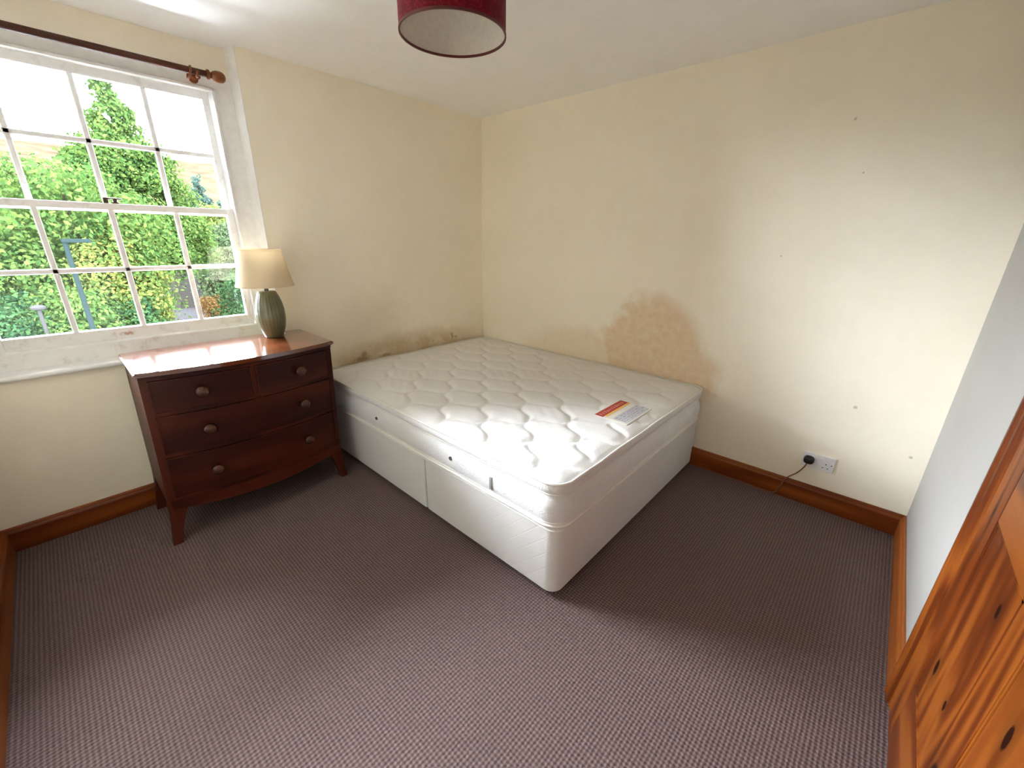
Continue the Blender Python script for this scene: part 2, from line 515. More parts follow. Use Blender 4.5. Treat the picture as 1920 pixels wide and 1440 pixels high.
def tube(bm, pts, r, seg=10, closed=False):
    pts = [Vector(p) for p in pts]
    n = len(pts)
    rings = []
    up = None
    for i, p in enumerate(pts):
        a = pts[(i - 1) % n] if (closed or i > 0) else p
        b = pts[(i + 1) % n] if (closed or i < n - 1) else p
        t = (b - a).normalized()
        if up is None:
            up = Vector((0, 0, 1)) if abs(t.z) < 0.9 else Vector((1, 0, 0))
        u = t.cross(up).normalized()
        w = u.cross(t).normalized()
        up = w
        rings.append([bm.verts.new(p + (u * math.cos(2 * PI * k / seg) + w * math.sin(2 * PI * k / seg)) * r) for k in range(seg)])
    m = n if closed else n - 1
    for i in range(m):
        a, b = rings[i], rings[(i + 1) % n]
        for k in range(seg):
            bm.faces.new((a[k], a[(k + 1) % seg], b[(k + 1) % seg], b[k]))
    if not closed:
        bm.faces.new(rings[0][::-1])
        bm.faces.new(rings[-1])
    return bm

def rounded_rect(x0, x1, y0, y1, r, off=0.0, seg=8, step=0.05):
    """closed loop of points counter-clockwise, with corner radii r = (x0y0, x1y0, x1y1, x0y1)"""
    if not isinstance(r, (tuple, list)): r = (r,) * 4
    pts = []
    cs = [((x0, y0), (1, 1), PI, r[0]), ((x1, y0), (-1, 1), 1.5 * PI, r[1]), ((x1, y1), (-1, -1), 0, r[2]), ((x0, y1), (1, -1), 0.5 * PI, r[3])]
    for (cx, cy), (sx, sy), a0, rr in cs:
        for i in range(seg + 1):
            a = a0 + 0.5 * PI * i / seg
            pts.append((cx + sx * rr + (rr + off) * math.cos(a), cy + sy * rr + (rr + off) * math.sin(a)))
    out = []
    for p, q in zip(pts, pts[1:] + pts[:1]):
        d = math.hypot(q[0] - p[0], q[1] - p[1])
        k = max(1, round(d / step))
        for i in range(k):
            out.append((p[0] + (q[0] - p[0]) * i / k, p[1] + (q[1] - p[1]) * i / k))
    return out

def struct(name, bm, mat, **k):
    o = obj(name, bm, mat, **k)
    o['kind'] = 'structure'
    return o

# ------------------------------------------------------------------ the room
T = 0.30
struct('floor', B(-T, WX + T, -L - T, T, -0.12, 0), 'carpet')
struct('ceiling', B(-T, WX + T, -L - T, T, H, H + 0.12), 'ceiling')
struct('wall_back', B(-T, WX + T, 0, T, 0, H), 'wall_back')
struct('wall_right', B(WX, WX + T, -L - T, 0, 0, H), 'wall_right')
struct('wall_near', B(-T, WX, -L - T, -L, 0, H), 'wall')
bm = bmesh.new()
SZ = 0.80
box(bm, -T, 0, WY0, 0, 0, H)
box(bm, -T, 0, WY1, WY0, 0, SZ)
box(bm, -T, 0, -L, WY1, 0, H)
box(bm, -T, -RD, -1.79, WY0, SZ, H)
box(bm, -T, -RD, WY1, -2.87, SZ, H)
box(bm, -T, -RD, -2.87, -1.79, 2.115, H)
box(bm, -T, -RD - 0.02, -2.87, -1.79, SZ, 0.86)
struct('wall_left', bm, 'wall_left')

def skirting(name, axis, a0, a1, wall, sgn, mat):
    """moulded board along an axis, standing off the wall by TS, ogee top"""
    prof = [(0, 0), (TS, 0), (TS, HS * 0.80), (TS * 0.85, HS * 0.86), (TS * 0.62, HS * 0.90), (TS * 0.60, HS * 0.94), (TS * 0.45, HS * 0.98), (TS * 0.2, HS), (0, HS)]
    bm = bmesh.new()
    if axis == 'x':
        prism(bm, [(a0, wall + sgn * d, z) for d, z in prof], (a1 - a0, 0, 0))
    else:
        prism(bm, [(wall + sgn * d, a0, z) for d, z in prof], (0, a1 - a0, 0))
    return struct(name, bm, mat)
skirting('baseboard_back', 'x', 0, WX, 0, -1, 'pine_x')
skirting('baseboard_left', 'y', -L, 0, 0, 1, 'pine_y')
skirting('baseboard_right', 'y', -1.052, 0, WX, -1, 'pine_y')
skirting('baseboard_near', 'x', 0, WX, -L, 1, 'pine_x')

# ------------------------------------------------------------------ window
win = struct('window_1', B(-0.24, -0.205, -2.87, -1.79, 0.86, 0.89), 'gloss_white')
bm = bmesh.new()                       # flat casing boards round the opening
box(bm, -RD, -RD + 0.012, -1.808, -1.722, 0.80, 2.148)
box(bm, -RD, -RD + 0.012, -2.94, -2.848, 0.80, 2.148)
box(bm, -RD, -RD + 0.012, -2.848, -1.808, 2.088, 2.148)
obj('casing', bm, 'gloss_white', win)
bm = bmesh.new()                       # staff bead
for b in ((-1.816, -1.804, 0.885, 2.096), (-2.852, -2.840, 0.885, 2.096), (-2.852, -1.804, 2.082, 2.096)):
    box(bm, -RD + 0.004, -RD + 0.022, *b, bevel=0.003)
obj('staff_bead', bm, 'gloss_white', win)
bm = bmesh.new()                       # box lining behind the casing
box(bm, -0.245, -RD, -1.812, -1.788, 0.86, 2.118)
box(bm, -0.245, -RD, -2.872, -2.844, 0.86, 2.118)
box(bm, -0.245, -RD, -2.872, -1.788, 2.094, 2.118)
obj('sash_box', bm, 'gloss_white', win)
bm = bmesh.new()                       # reveal lining, slightly splayed
prism(bm, [(0.002, WY0 + 0.001, SZ), (0.002, WY0 - 0.003, SZ), (-RD, WY0 - 0.018, SZ), (-RD, WY0 + 0.001, SZ)], (0, 0, H - SZ))
obj('reveal_lining', bm, 'gloss_white', win)
bm = bmesh.new()
prism(bm, [(0.002, WY1 - 0.001, SZ), (0.002, WY1 + 0.003, SZ), (-RD, WY1 + 0.018, SZ), (-RD, WY1 - 0.001, SZ)], (0, 0, H - SZ))
obj('reveal_lining', bm, 'gloss_white', win)
bm = bmesh.new()                       # apron board under the sash, flush below the bead
box(bm, -0.125, -0.068, -2.935, -1.722, 0.80, 0.888, bevel=0.004)
obj('apron_board', bm, 'sash', win)
bm = bmesh.new()                       # sill with round nosing
pr = [(-0.07, 0.784), (0.012, 0.784)] + [(0.018 + 0.013 * math.sin(a), 0.797 - 0.013 * math.cos(a)) for a in [PI * i / 8 for i in range(9)]] + [(-0.07, 0.812)]
prism(bm, [(x, -2.97, z) for x, z in pr], (0, 2.97 - 1.69, 0))
obj('window_sill', bm, 'gloss_white', win, smooth=True)

def sash(name, xf, y0, y1, z0, z1, stile, top, bot, bars_y, bars_z):
    d = 0.040
    bm = bmesh.new()
    box(bm, xf - d, xf, y0, y0 + stile, z0, z1, bevel=0.003)
    box(bm, xf - d, xf, y1 - stile, y1, z0, z1, bevel=0.003)
    box(bm, xf - d, xf, y0 + stile, y1 - stile, z1 - top, z1, bevel=0.003)
    box(bm, xf - d, xf, y0 + stile, y1 - stile, z0, z0 + bot, bevel=0.003)
    s = obj(name, bm, 'sash', win)
    gy = [y0 + stile] + bars_y + [y1 - stile]
    gz = [z0 + bot] + bars_z + [z1 - top]
    w = 0.011
    for y in bars_y:
        bm = bmesh.new()
        prism(bm, [(xf - 0.024, y - w, gz[0]), (xf - 0.010, y - w, gz[0]), (xf - 0.004, y - w * 0.7, gz[0]), (xf - 0.004, y + w * 0.7, gz[0]), (xf - 0.010, y + w, gz[0]), (xf - 0.024, y + w, gz[0])], (0, 0, gz[-1] - gz[0]))
        obj('glazing_bar', bm, 'sash', s)
    for z in bars_z:
        bm = bmesh.new()
        prism(bm, [(xf - 0.024, gy[0], z - w), (xf - 0.010, gy[0], z - w), (xf - 0.004, gy[0], z - w * 0.7), (xf - 0.004, gy[0], z + w * 0.7), (xf - 0.010, gy[0], z + w), (xf - 0.024, gy[0], z + w)], (0, gy[-1] - gy[0], 0))
        obj('glazing_bar', bm, 'sash', s)
    for ya, yb in zip(gy, gy[1:]):
        for za, zb in zip(gz, gz[1:]):
            obj('pane', B(xf - 0.0135, xf - 0.0105, ya + 0.002, yb - 0.002, za + 0.002, zb - 0.002), 'glass', s)
    return s
up = sash('upper_sash', -0.163, -2.842, -1.814, 1.492, 2.100, 0.030, 0.044, 0.030, [-2.578, -2.330, -2.082], [1.793])
lo = sash('lower_sash', -0.120, -2.842, -1.814, 0.886, 1.528, 0.032, 0.030, 0.056, [-2.575, -2.325, -2.074], [1.225])
bm = bmesh.new()
lathe(bm, [(0.014, 0), (0.014, 0.006), (0.008, 0.010), (0.008, 0.020)], 14, (-0.135, -2.30, 1.528))
box(bm, -0.142, -0.128, -2.345, -2.275, 1.545, 1.553, bevel=0.003)
box(bm, -0.150, -0.120, -2.345, -2.325, 1.528, 1.546, bevel=0.003)
obj('sash_fastener', bm, 'brass', win, smooth=True)

# ------------------------------------------------------------------ curtain pole
pole = empty('curtain_pole', (-0.02, -2.33, 2.13))
tag(pole, 'dark wooden curtain pole with turned finial above the sash window', 'curtain pole')
PX, PZ = -0.015, 2.136
obj('rod', lathe(bmesh.new(), [(0.0145, -2.84), (0.0145, -1.845)], 20, (PX, 0, PZ), axis='y'), 'pole', pole, smooth=True)
fin = [(0.0145, 0), (0.021, 0.004), (0.021, 0.012), (0.013, 0.017), (0.013, 0.022), (0.019, 0.028), (0.024, 0.040), (0.0255, 0.054), (0.0235, 0.068), (0.016, 0.078), (0.006, 0.082)]
obj('finial', lathe(bmesh.new(), fin, 24, (PX, -1.845, PZ), axis='y'), 'finial', pole, smooth=True)
obj('finial', lathe(bmesh.new(), [(r, -h) for r, h in fin], 24, (PX, -2.840, PZ), axis='y'), 'finial', pole, smooth=True)
for yb in (-1.885, -2.80):
    bm = bmesh.new()
    lathe(bm, [(0.012, -RD), (0.012, PX - 0.018), (0.018, PX - 0.01)], 16, (0, yb, PZ - 0.012), axis='x')
    lathe(bm, [(0.026, -RD), (0.026, -RD + 0.010), (0.014, -RD + 0.016)], 20, (0, yb, PZ - 0.012), axis='x')
    tube(bm, [(PX + 0.021 * math.cos(a), yb, PZ + 0.021 * math.sin(a)) for a in [PI + PI * i / 12 for i in range(13)]], 0.006, 8)
    obj('bracket', bm, 'finial', pole, smooth=True)
bm = bmesh.new()
tube(bm, [(PX + 0.027 * math.cos(a), -1.915 + 0.008 * math.sin(a), PZ - 0.010 + 0.027 * math.sin(a)) for a in [2 * PI * i / 28 for i in range(28)]], 0.0045, 8, closed=True)
obj('curtain_ring', bm, 'finial', pole, smooth=True)

# ------------------------------------------------------------------ door
DY0, DY1, DZ = -1.165, -2.085, 2.02
door = struct('door_1', B(WX - 0.002, WX + 0.03, DY1 - 0.03, DY0 + 0.03, 0.004, DZ + 0.02), 'pine_door')
bm = bmesh.new()                        # architrave: outer roll, flat, inner step
prof = [(0, 0), (0.020, 0), (0.024, 0.006), (0.024, 0.018), (0.019, 0.024), (0.019, 0.050), (0.013, 0.056), (0.013, 0.066), (0.006, 0.074), (0, 0.074)]
prism(bm, [(WX - d, -1.088 - w, 0) for d, w in prof], (0, 0, DZ + 0.005))
ya = DY1 - 0.003
prism(bm, [(WX - d, ya - 0.074 + w, 0) for d, w in prof], (0, 0, DZ + 0.005))
prism(bm, [(WX - d, ya - 0.074, DZ + 0.079 - w) for d, w in prof], (0, -1.088 - ya + 0.074, 0))
obj('architrave', bm, 'pine_door', door)
XD = WX - 0.012                         # face of the framing
sa, sb = DY0 - 0.004, DY1 + 0.004
ma, mb = -1.578, -1.672                 # muntin
for y0, y1 in ((sa - 0.105, sa), (sb, sb + 0.105)):
    obj('stile', B(XD, WX + 0.01, y0, y1, 0.008, DZ - 0.004, bevel=0.002), 'pine_door', door)
for z0, z1 in ((0.008, 0.24), (0.80, 0.985), (DZ - 0.12, DZ - 0.004)):
    obj('rail', B(XD + 0.0003, WX + 0.01, sb + 0.105, sa - 0.105, z0, z1, bevel=0.002), 'pine_door_rail', door)
for z0, z1 in ((0.24, 0.80), (0.985, DZ - 0.12)):
    obj('muntin', B(XD, WX + 0.01, mb, ma, z0, z1, bevel=0.002), 'pine_door', door)
    for y0, y1 in ((sb + 0.105, mb), (ma, sa - 0.105)):
        obj('panel', B(WX - 0.0085, WX, y0 + 0.006, y1 - 0.006, z0 + 0.006, z1 - 0.006, bevel=0.003), 'pine_door', door)
        bm = bmesh.new()
        for q in ((y0, y0 + 0.014, z0, z1), (y1 - 0.006, y1, z0, z1), (y0, y1, z0, z0 + 0.010), (y0, y1, z1 - 0.010, z1)):
            box(bm, WX - 0.0105, WX, *q, bevel=0.0025)
        obj('panel_moulding', bm, 'pine_door', door)
bm = bmesh.new()
lathe(bm, [(0.026, 0), (0.026, -0.004), (0.010, -0.008), (0.010, -0.030), (0.024, -0.038), (0.028, -0.050), (0.022, -0.060), (0.008, -0.064)], 24, (XD, DY1 + 0.06, 0.90), axis='x')
obj('door_knob', bm, 'brass', door, smooth=True)
for _o in [door] + list(door.children):      # the old frame leans a little
    for _v in _o.data.vertices:
        _v.co.y += 0.040 - 0.045 * _v.co.z

# ------------------------------------------------------------------ chest of drawers
CH = 0.845
YC = -2.0415
def rack(x, y, z):
    return (x, y - 0.030 * (1 - z / CH), z)
def xf(y, base=0.470, bow=0.062):
    u = (y - YC) / 0.4125
    return base + bow * max(0.0, 1 - u * u)
chest = empty('chest_of_drawers', (0.27, YC, 0))
tag(chest, 'dark mahogany bow-front chest of drawers under the window', 'chest of drawers')
def cobj(name, bm, mat, parent=chest, loc=None, smooth=False, angle=35):
    for v in bm.verts:
        v.co = Vector(rack(*v.co))
    org = world_loc(parent) if loc is None else Vector(loc)
    for v in bm.verts:
        v.co -= org
    return obj(name, bm, mat, parent, org, smooth, angle)
YL, YR = -2.454, -1.629
def bow_prism(bm, y0, y1, z0, z1, back, off, n=16, base=0.470, bow=0.062):
    ys = [y0 + (y1 - y0) * i / n for i in range(n + 1)]
    prism(bm, [(back if not callable(back) else back(y), y, z0) for y in ys] + [(xf(y, base, bow) + off, y, z0) for y in reversed(ys)], (0, 0, z1 - z0))
    return bm
cobj('body', bow_prism(bmesh.new(), YL, YR, 0.195, CH - 0.018, 0.045, -0.004, 20), 'mahogany_side')
bm = bmesh.new()
bow_prism(bm, YL - 0.012, YR + 0.012, CH - 0.020, CH, 0.036, 0.014, 24)
es = [e for e in bm.edges if abs(e.verts[0].co.z - e.verts[1].co.z) < 1e-6]
bmesh.ops.bevel(bm, geom=es, offset=0.005, segments=2, affect='EDGES')
cobj('top', bm, 'mahogany_top', smooth=True, angle=50)
bm = bow_prism(bmesh.new(), YL, YR, CH - 0.034, CH - 0.020, 0.05, 0.003, 24)
cobj('top_moulding', bm, 'mahogany', smooth=True)
knob_prof = [(0.013, 0), (0.012, 0.010), (0.011, 0.014), (0.018, 0.019), (0.0245, 0.026), (0.026, 0.033), (0.0235, 0.040), (0.016, 0.044), (0.006, 0.0455)]
kbm = lathe(bmesh.new(), knob_prof, 24, axis='x')
for f in kbm.faces: f.smooth = True
bmesh.ops.recalc_face_normals(kbm, faces=kbm.faces)
knob_me = bpy.data.meshes.new('knob'); kbm.to_mesh(knob_me); kbm.free(); knob_me.materials.append(M['knob'])
ST = 0.026
def drawer(y0, y1, z0, z1, knobs):
    bm = bow_prism(bmesh.new(), y0, y1, z0, z1, lambda y: xf(y) - 0.02, 0.002, 14)
    d = cobj('drawer', bm, 'mahogany', smooth=True)
    bm = bmesh.new()                    # cock bead round the front
    w = 0.004
    bow_prism(bm, y0, y1, z0, z0 + w, lambda y: xf(y) - 0.004, 0.0055, 14)
    bow_prism(bm, y0, y1, z1 - w, z1, lambda y: xf(y) - 0.004, 0.0055, 14)
    bow_prism(bm, y0, y0 + w, z0, z1, lambda y: xf(y) - 0.004, 0.0055, 1)
    bow_prism(bm, y1 - w, y1, z0, z1, lambda y: xf(y) - 0.004, 0.0055, 1)
    cobj('cock_bead', bm, 'mahogany_side', parent=d)
    for ky in knobs:
        kz = (z0 + z1) / 2 + 0.004
        p = Vector(rack(xf(ky) + 0.002, ky, kz))
        k = link('knob', knob_me, None, d, p)
        k.rotation_euler = (0, 0, math.atan2(2 * 0.062 * (ky - YC) / 0.4125 ** 2, 1))
    return d
KL, KR = -2.252, -1.833
drawer(YL + ST, YC - 0.010, 0.652, 0.800, [KL])
drawer(YC + 0.010, YR - ST, 0.652, 0.800, [KR])
drawer(YL + ST, YR - ST, 0.452, 0.636, [KL, KR])
drawer(YL + ST, YR - ST, 0.232, 0.436, [KL, KR])
bm = bmesh.new()                        # shaped apron
n = 28
for k in range(n):
    y0, y1 = YL + (YR - YL) * k / n, YL + (YR - YL) * (k + 1) / n
    def zb(y):
        u = abs(y - YC) / 0.4125
        return 0.150 + 0.026 * u * u
    vs1 = [(xf(y0) - 0.002, y0, 0.216), (xf(y1) - 0.002, y1, 0.216), (xf(y1) - 0.002, y1, zb(y1)), (xf(y0) - 0.002, y0, zb(y0))]
    vs0 = [(x - 0.022, y, z) for x, y, z in vs1]
    a = [bm.verts.new(p) for p in vs1]; b = [bm.verts.new(p) for p in vs0]
    bm.faces.new(a); bm.faces.new(b[::-1])
    bm.faces.new((a[3], a[2], b[2], b[3])); bm.faces.new((a[1], a[0], b[0], b[1]))
    if k == 0: bm.faces.new((a[0], a[3], b[3], b[0]))
    if k == n - 1: bm.faces.new((a[2], a[1], b[1], b[2]))
bmesh.ops.remove_doubles(bm, verts=bm.verts, dist=1e-5)
cobj('apron', bm, 'mahogany', smooth=True)
def foot(cx, cy, sx, sy, wide, x_splay=0.022, y_splay=0.020):
    """splayed bracket foot: sx, sy point outward"""
    bm = bmesh.new()
    rings = []
    for i in range(9):
        u = i / 8                        # 0 top, 1 floor
        z = 0.235 * (1 - u)
        w = 0.038 + (wide - 0.038) * (1 - u) ** 2.2
        d = 0.040 + 0.045 * (1 - u) ** 2.2
        ox = cx + sx * x_splay * u ** 1.8
        oy = cy + sy * y_splay * u ** 1.8
        q = [(ox, oy), (ox - sx * d, oy), (ox - sx * d, oy - sy * w), (ox, oy - sy * w)]
        rings.append([bm.verts.new((x, y, z)) for x, y in q])
    for a, b in zip(rings, rings[1:]):
        for k in range(4):
            bm.faces.new((a[k], a[(k + 1) % 4], b[(k + 1) % 4], b[k]))
    bm.faces.new(rings[0]); bm.faces.new(rings[-1][::-1])
    cobj('foot', bm, 'mahogany_side', smooth=True)
foot(xf(YL), YL, 1, -1, 0.10)
foot(xf(YR), YR, 1, 1, 0.10)
foot(0.047, YL, -1, -1, 0.07, 0.0)
foot(0.047, YR, -1, 1, 0.07, 0.0)

# ------------------------------------------------------------------ table lamp
LX, LY, LZ = 0.150, -1.803, CH
lamp = empty('table_lamp', (LX, LY, LZ))
tag(lamp, 'table lamp with sage green ribbed ceramic base and cream shade', 'lamp')
def body_r(h):
    pts = [(0, .046), (.02, .053), (.06, .066), (.11, .0735), (.15, .073), (.19, .067), (.225, .057), (.245, .0485), (.254, .045)]
    for (h0, r0), (h1, r1) in zip(pts, pts[1:]):
        if h <= h1:
            return r0 + (r1 - r0) * (h - h0) / (h1 - h0)
    return pts[-1][1]
pf = [(0.040, 0.0), (0.045, 0.002)] + [(body_r(h), h) for h in [0.006 + i * 0.0124 for i in range(21)]] + [(0.040, 0.257), (0.02, 0.258)]
obj('base', lathe(bmesh.new(), pf, 96, rfun=lambda a, h: 1 + 0.012 * math.cos(24 * a)), 'ceramic', lamp, (LX, LY, LZ), smooth=True)
obj('stem', lathe(bmesh.new(), [(0.011, 0.256), (0.011, 0.275), (0.007, 0.280), (0.007, 0.318), (0.014, 0.320), (0.014, 0.360), (0.0, 0.361)], 20, cap1=False), 'dark_metal', lamp, (LX, LY, LZ), smooth=True)
obj('bulb', lathe(bmesh.new(), [(0.012, 0.356), (0.016, 0.370), (0.028, 0.395), (0.030, 0.412), (0.024, 0.430), (0.010, 0.440), (0.001, 0.441)], 20), 'bulb', lamp, (LX, LY, LZ), smooth=True)
z0, z1, r0, r1 = 0.286, 0.472, 0.142, 0.104
sh = obj('shade', lathe(bmesh.new(), [(r0, z0), (r1, z1), (r1 - 0.002, z1), (r0 - 0.002, z0), (r0, z0)], 64, cap0=False, cap1=False), 'lamp_shade', lamp, (LX, LY, LZ), smooth=True)
for zz, rr in ((z0, r0), (z1, r1)):
    obj('shade_trim', lathe(bmesh.new(), [(rr + 0.0012, zz - 0.001), (rr + 0.0012, zz + 0.007), (rr - 0.003, zz + 0.007), (rr - 0.003, zz - 0.001), (rr + 0.0012, zz - 0.001)], 64, cap0=False, cap1=False), 'lamp_shade', sh, (LX, LY, LZ), smooth=True)
bm = bmesh.new()
for k in range(3):
    a = 2 * PI * k / 3 + 0.4
    tube(bm, [(0.008 * math.cos(a), 0.008 * math.sin(a), z1 - 0.012), ((r1 - 0.002) * math.cos(a), (r1 - 0.002) * math.sin(a), z1 - 0.004)], 0.0015, 6)
tube(bm, [(0.010 * math.cos(a), 0.010 * math.sin(a), z1 - 0.012) for a in [2 * PI * i / 16 for i in range(16)]], 0.0018, 6, closed=True)
tube(bm, [(0.012 * math.cos(a), 0, 0.34 + 0.12 * math.sin(a)) if False else (0.036 * math.sin(PI * i / 12) * (1 if i < 13 else -1), 0, 0.330 + 0.130 * i / 12) for i, a in enumerate([0] * 13)], 0.0014, 6)
obj('shade_carrier', bm, 'dark_metal', sh, (LX, LY, LZ), smooth=True)
bm = bmesh.new()
tube(bm, [(LX + 0.0, LY + 0.044, LZ + 0.006), (LX - 0.02, LY + 0.065, LZ + 0.003), (LX - 0.06, LY + 0.075, LZ + 0.003), (LX - 0.10, LY + 0.078, LZ + 0.003), (0.034, LY + 0.08, LZ + 0.002), (0.026, LY + 0.08, LZ - 0.02), (0.024, LY + 0.08, 0.35), (0.028, LY + 0.08, 0.004)], 0.0028, 8)
obj('flex', bm, 'cord_white', lamp, smooth=True)

# ------------------------------------------------------------------ bed: two divan bases and the mattress
XB, YB = 2.0, -1.53
HD = 0.340
XM = 1.155
def divan(name, x0, x1, radii, label):
    e = empty(name, ((x0 + x1) / 2, (YB - 0.03) / 2, 0))
    tag(e, label, 'bed base', 'halves of the divan bed base')
    bm = bmesh.new()
    prof = [(-0.012, 0.028), (-0.002, 0.030), (0, 0.036), (0, HD - 0.022), (0.002, HD - 0.014), (0.003, HD - 0.008), (-0.003, HD - 0.002), (-0.012, HD)]
    loops = []
    for off, z in prof:
        loops.append([bm.verts.new((x, y, z)) for x, y in rounded_rect(x0, x1, YB, -0.028, radii, off, 6, 0.2)])
    for a, b in zip(loops, loops[1:]):
        n = len(a)
        for k in range(n):
            bm.faces.new((a[k], a[(k + 1) % n], b[(k + 1) % n], b[k]))
    bm.faces.new(loops[0][::-1]); bm.faces.new(loops[-1])
    obj('upholstered_box', bm_shift(bm, e), 'divan', e, world_loc(e), smooth=True, angle=50)
    for px in (x0 + 0.12, x1 - 0.12):
        for py in (YB + 0.14, -0.16):
            bm = lathe(bmesh.new(), [(0.018, 0), (0.024, 0.004), (0.024, 0.020), (0.018, 0.026), (0.018, 0.032)], 16)
            obj('castor', bm, 'black_plastic', e, (px, py, 0), smooth=True)
    return e
def bm_shift(bm, e):
    w = world_loc(e)
    for v in bm.verts: v.co -= w
    return bm
divan('divan_base', 0.03, XM - 0.004, (0.02, 0.008, 0.008, 0.02), 'white fabric divan bed half beside the chest of drawers')
divan('divan_base', XM + 0.004, XB, (0.008, 0.055, 0.03, 0.008), 'white fabric divan bed half at the open foot corner of the bed')

MX0, MX1, MY0, MY1 = 0.022, 2.004, -1.534, -0.016
MZ0, MZ1 = HD + 0.001, 0.545
mat_root = empty('mattress', ((MX0 + MX1) / 2, (MY0 + MY1) / 2, MZ0))
tag(mat_root, 'cream quilted king size mattress with stitched diamonds on the divan', 'mattress')
RAD = (0.07, 0.085, 0.075, 0.06)
def mobj(name, bm, mat, parent=mat_root, smooth=True, angle=60):
    w = world_loc(parent)
    for v in bm.verts: v.co -= w
    return obj(name, bm, mat, parent, w, smooth, angle)
def wob(x, y, s, amp):
    return amp * noise.noise(Vector((x * s, y * s, 3.1)))
# border: swept profile with two soft bands
prof = [(-0.012, MZ0), (-0.002, MZ0 + 0.002), (0.0015, MZ0 + 0.010), (-0.002, MZ0 + 0.018), (0.003, MZ0 + 0.034), (0.0065, MZ0 + 0.062), (0.006, MZ0 + 0.092),
        (0.001, MZ0 + 0.118), (-0.009, MZ0 + 0.134), (-0.013, MZ0 + 0.141), (-0.006, MZ0 + 0.147), (0.000, MZ0 + 0.156), (0.003, MZ0 + 0.170), (0.002, MZ0 + 0.184), (-0.002, MZ0 + 0.194), (-0.008, MZ1 - 0.004)]
bm = bmesh.new()
loops = []
for off, z in prof:
    lp = []
    for x, y in rounded_rect(MX0, MX1, MY0, MY1, RAD, off, 8, 0.02):
        u = (z - MZ0) / (MZ1 - MZ0)
        dz = wob(x, y, 6, 0.005) * (1 if 0.1 < u < 0.9 else 0.3)
        k = wob(x + z * 3, y, 14, 0.004) * (1 if 0.1 < u < 0.9 else 0.2)
        cx, cy = (MX0 + MX1) / 2, (MY0 + MY1) / 2
        nx, ny = (x - cx) / 1.0, (y - cy) / 0.75
        l = math.hypot(nx, ny)
        lp.append(bm.verts.new((min(max(x + nx / l * k, 0.004), 9), min(y + ny / l * k, -0.003), z + dz)))
    loops.append(lp)
for a, b in zip(loops, loops[1:]):
    n = len(a)
    for k in range(n):
        bm.faces.new((a[k], a[(k + 1) % n], b[(k + 1) % n], b[k]))
bm.faces.new(loops[0][::-1])
mobj('border', bm, 'border')
# quilted top panel
def edge_dist(x, y):
    """distance inside the rounded outline"""
    r = 0.075
    dx = min(x - MX0, MX1 - x); dy = min(y - MY0, MY1 - y)
    if dx < r and dy < r:
        return r - math.hypot(r - dx, r - dy)
    return min(dx, dy)
def quilt(x, y):
    u, v = (x - 1.54) / 0.1515, (y + 1.47) / 0.1465
    a, b = u + v, u - v
    a2 = a + 0.17 * math.sin(PI * b) + wob(x, y, 3, 0.05)
    b2 = b + 0.17 * math.sin(PI * a) + wob(y, x, 3, 0.05)
    da, db = abs(a2 - 2 * round(a2 / 2)), abs(b2 - 2 * round(b2 / 2))
    pa, pb = 1 - math.exp(-(da / 0.17) ** 1.3), 1 - math.exp(-(db / 0.17) ** 1.3)
    dd = math.hypot(da, db)
    knot = math.exp(-((dd - 0.16) / 0.06) ** 2)
    puff = pa * pb
    d = edge_dist(x, y)
    fade = min(1, max(0, d - 0.012) / 0.05)
    dome = 0.006 * min(1, d / 0.12)
    wrk = 0.0022 * math.sin((x * 0.75 + y) * 95 + 3 * noise.noise(Vector((x * 3, y * 3, 0)))) * max(0, noise.noise(Vector((x * 2.2, y * 2.2, 5))))
    lm = max(0.0, max(abs(x - 1.8335) - 0.0915, abs(y + 0.75) - 0.138))
    flat = min(1.0, lm / 0.03)
    roll = -0.010 * max(0, 1 - d / 0.03) ** 2
    q = 0.0115 * puff + 0.002 * knot - 0.003 + wrk + wob(x, y, 2.5, 0.003)
    return MZ1 - 0.006 + dome + roll + fade * (q * flat + 0.008 * (1 - flat))
bm = bmesh.new()
NXQ, NYQ = 250, 190
grid = []
for i in range(NXQ + 1):
    row = []
    for j in range(NYQ + 1):
        s, t_ = 2 * i / NXQ - 1, 2 * j / NYQ - 1
        x, y = MX0 + (MX1 - MX0) * i / NXQ, MY0 + (MY1 - MY0) * j / NYQ
        # pull the square corners onto the rounded outline
        r = 0.078
        cx = MX0 + r if x < MX0 + r else (MX1 - r if x > MX1 - r else x)
        cy = MY0 + r if y < MY0 + r else (MY1 - r if y > MY1 - r else y)
        dx, dy = x - cx, y - cy
        if dx and dy:
            mx_, l = max(abs(dx), abs(dy)), math.hypot(dx, dy)
            x, y = cx + dx / l * mx_, cy + dy / l * mx_
        row.append(bm.verts.new((x, y, quilt(x, y))))
    grid.append(row)
for i in range(NXQ):
    for j in range(NYQ):
        bm.faces.new((grid[i][j], grid[i + 1][j], grid[i + 1][j + 1], grid[i][j + 1]))
mobj('quilted_top', bm, 'ticking', angle=180)
for z, off, rr in ((MZ1 - 0.008, 0.0, 0.0062), (MZ0 + 0.147, -0.004, 0.0035), (MZ0 + 0.009, 0.0015, 0.0062), (MZ0 + 0.022, 0.0, 0.003)):
    bm = bmesh.new()
    pts = [(x, min(y, -0.008), z + wob(x, y, 5, 0.004)) for x, y in rounded_rect(MX0, MX1, MY0, MY1, RAD, off - 0.001, 8, 0.03)]
    tube(bm, pts, rr, 8, closed=True)
    mobj('piping', bm, 'piping')
for vx in (0.735, 1.385):
    obj('air_vent', lathe(bmesh.new(), [(0.001, 0.001), (0.003, 0.001), (0.004, -0.002), (0.009, -0.003), (0.010, 0.004)], 16, axis='y', cap0=True), 'vent', mat_root, (vx, MY0 - 0.008, 0.427), smooth=True)
bm = bmesh.new()
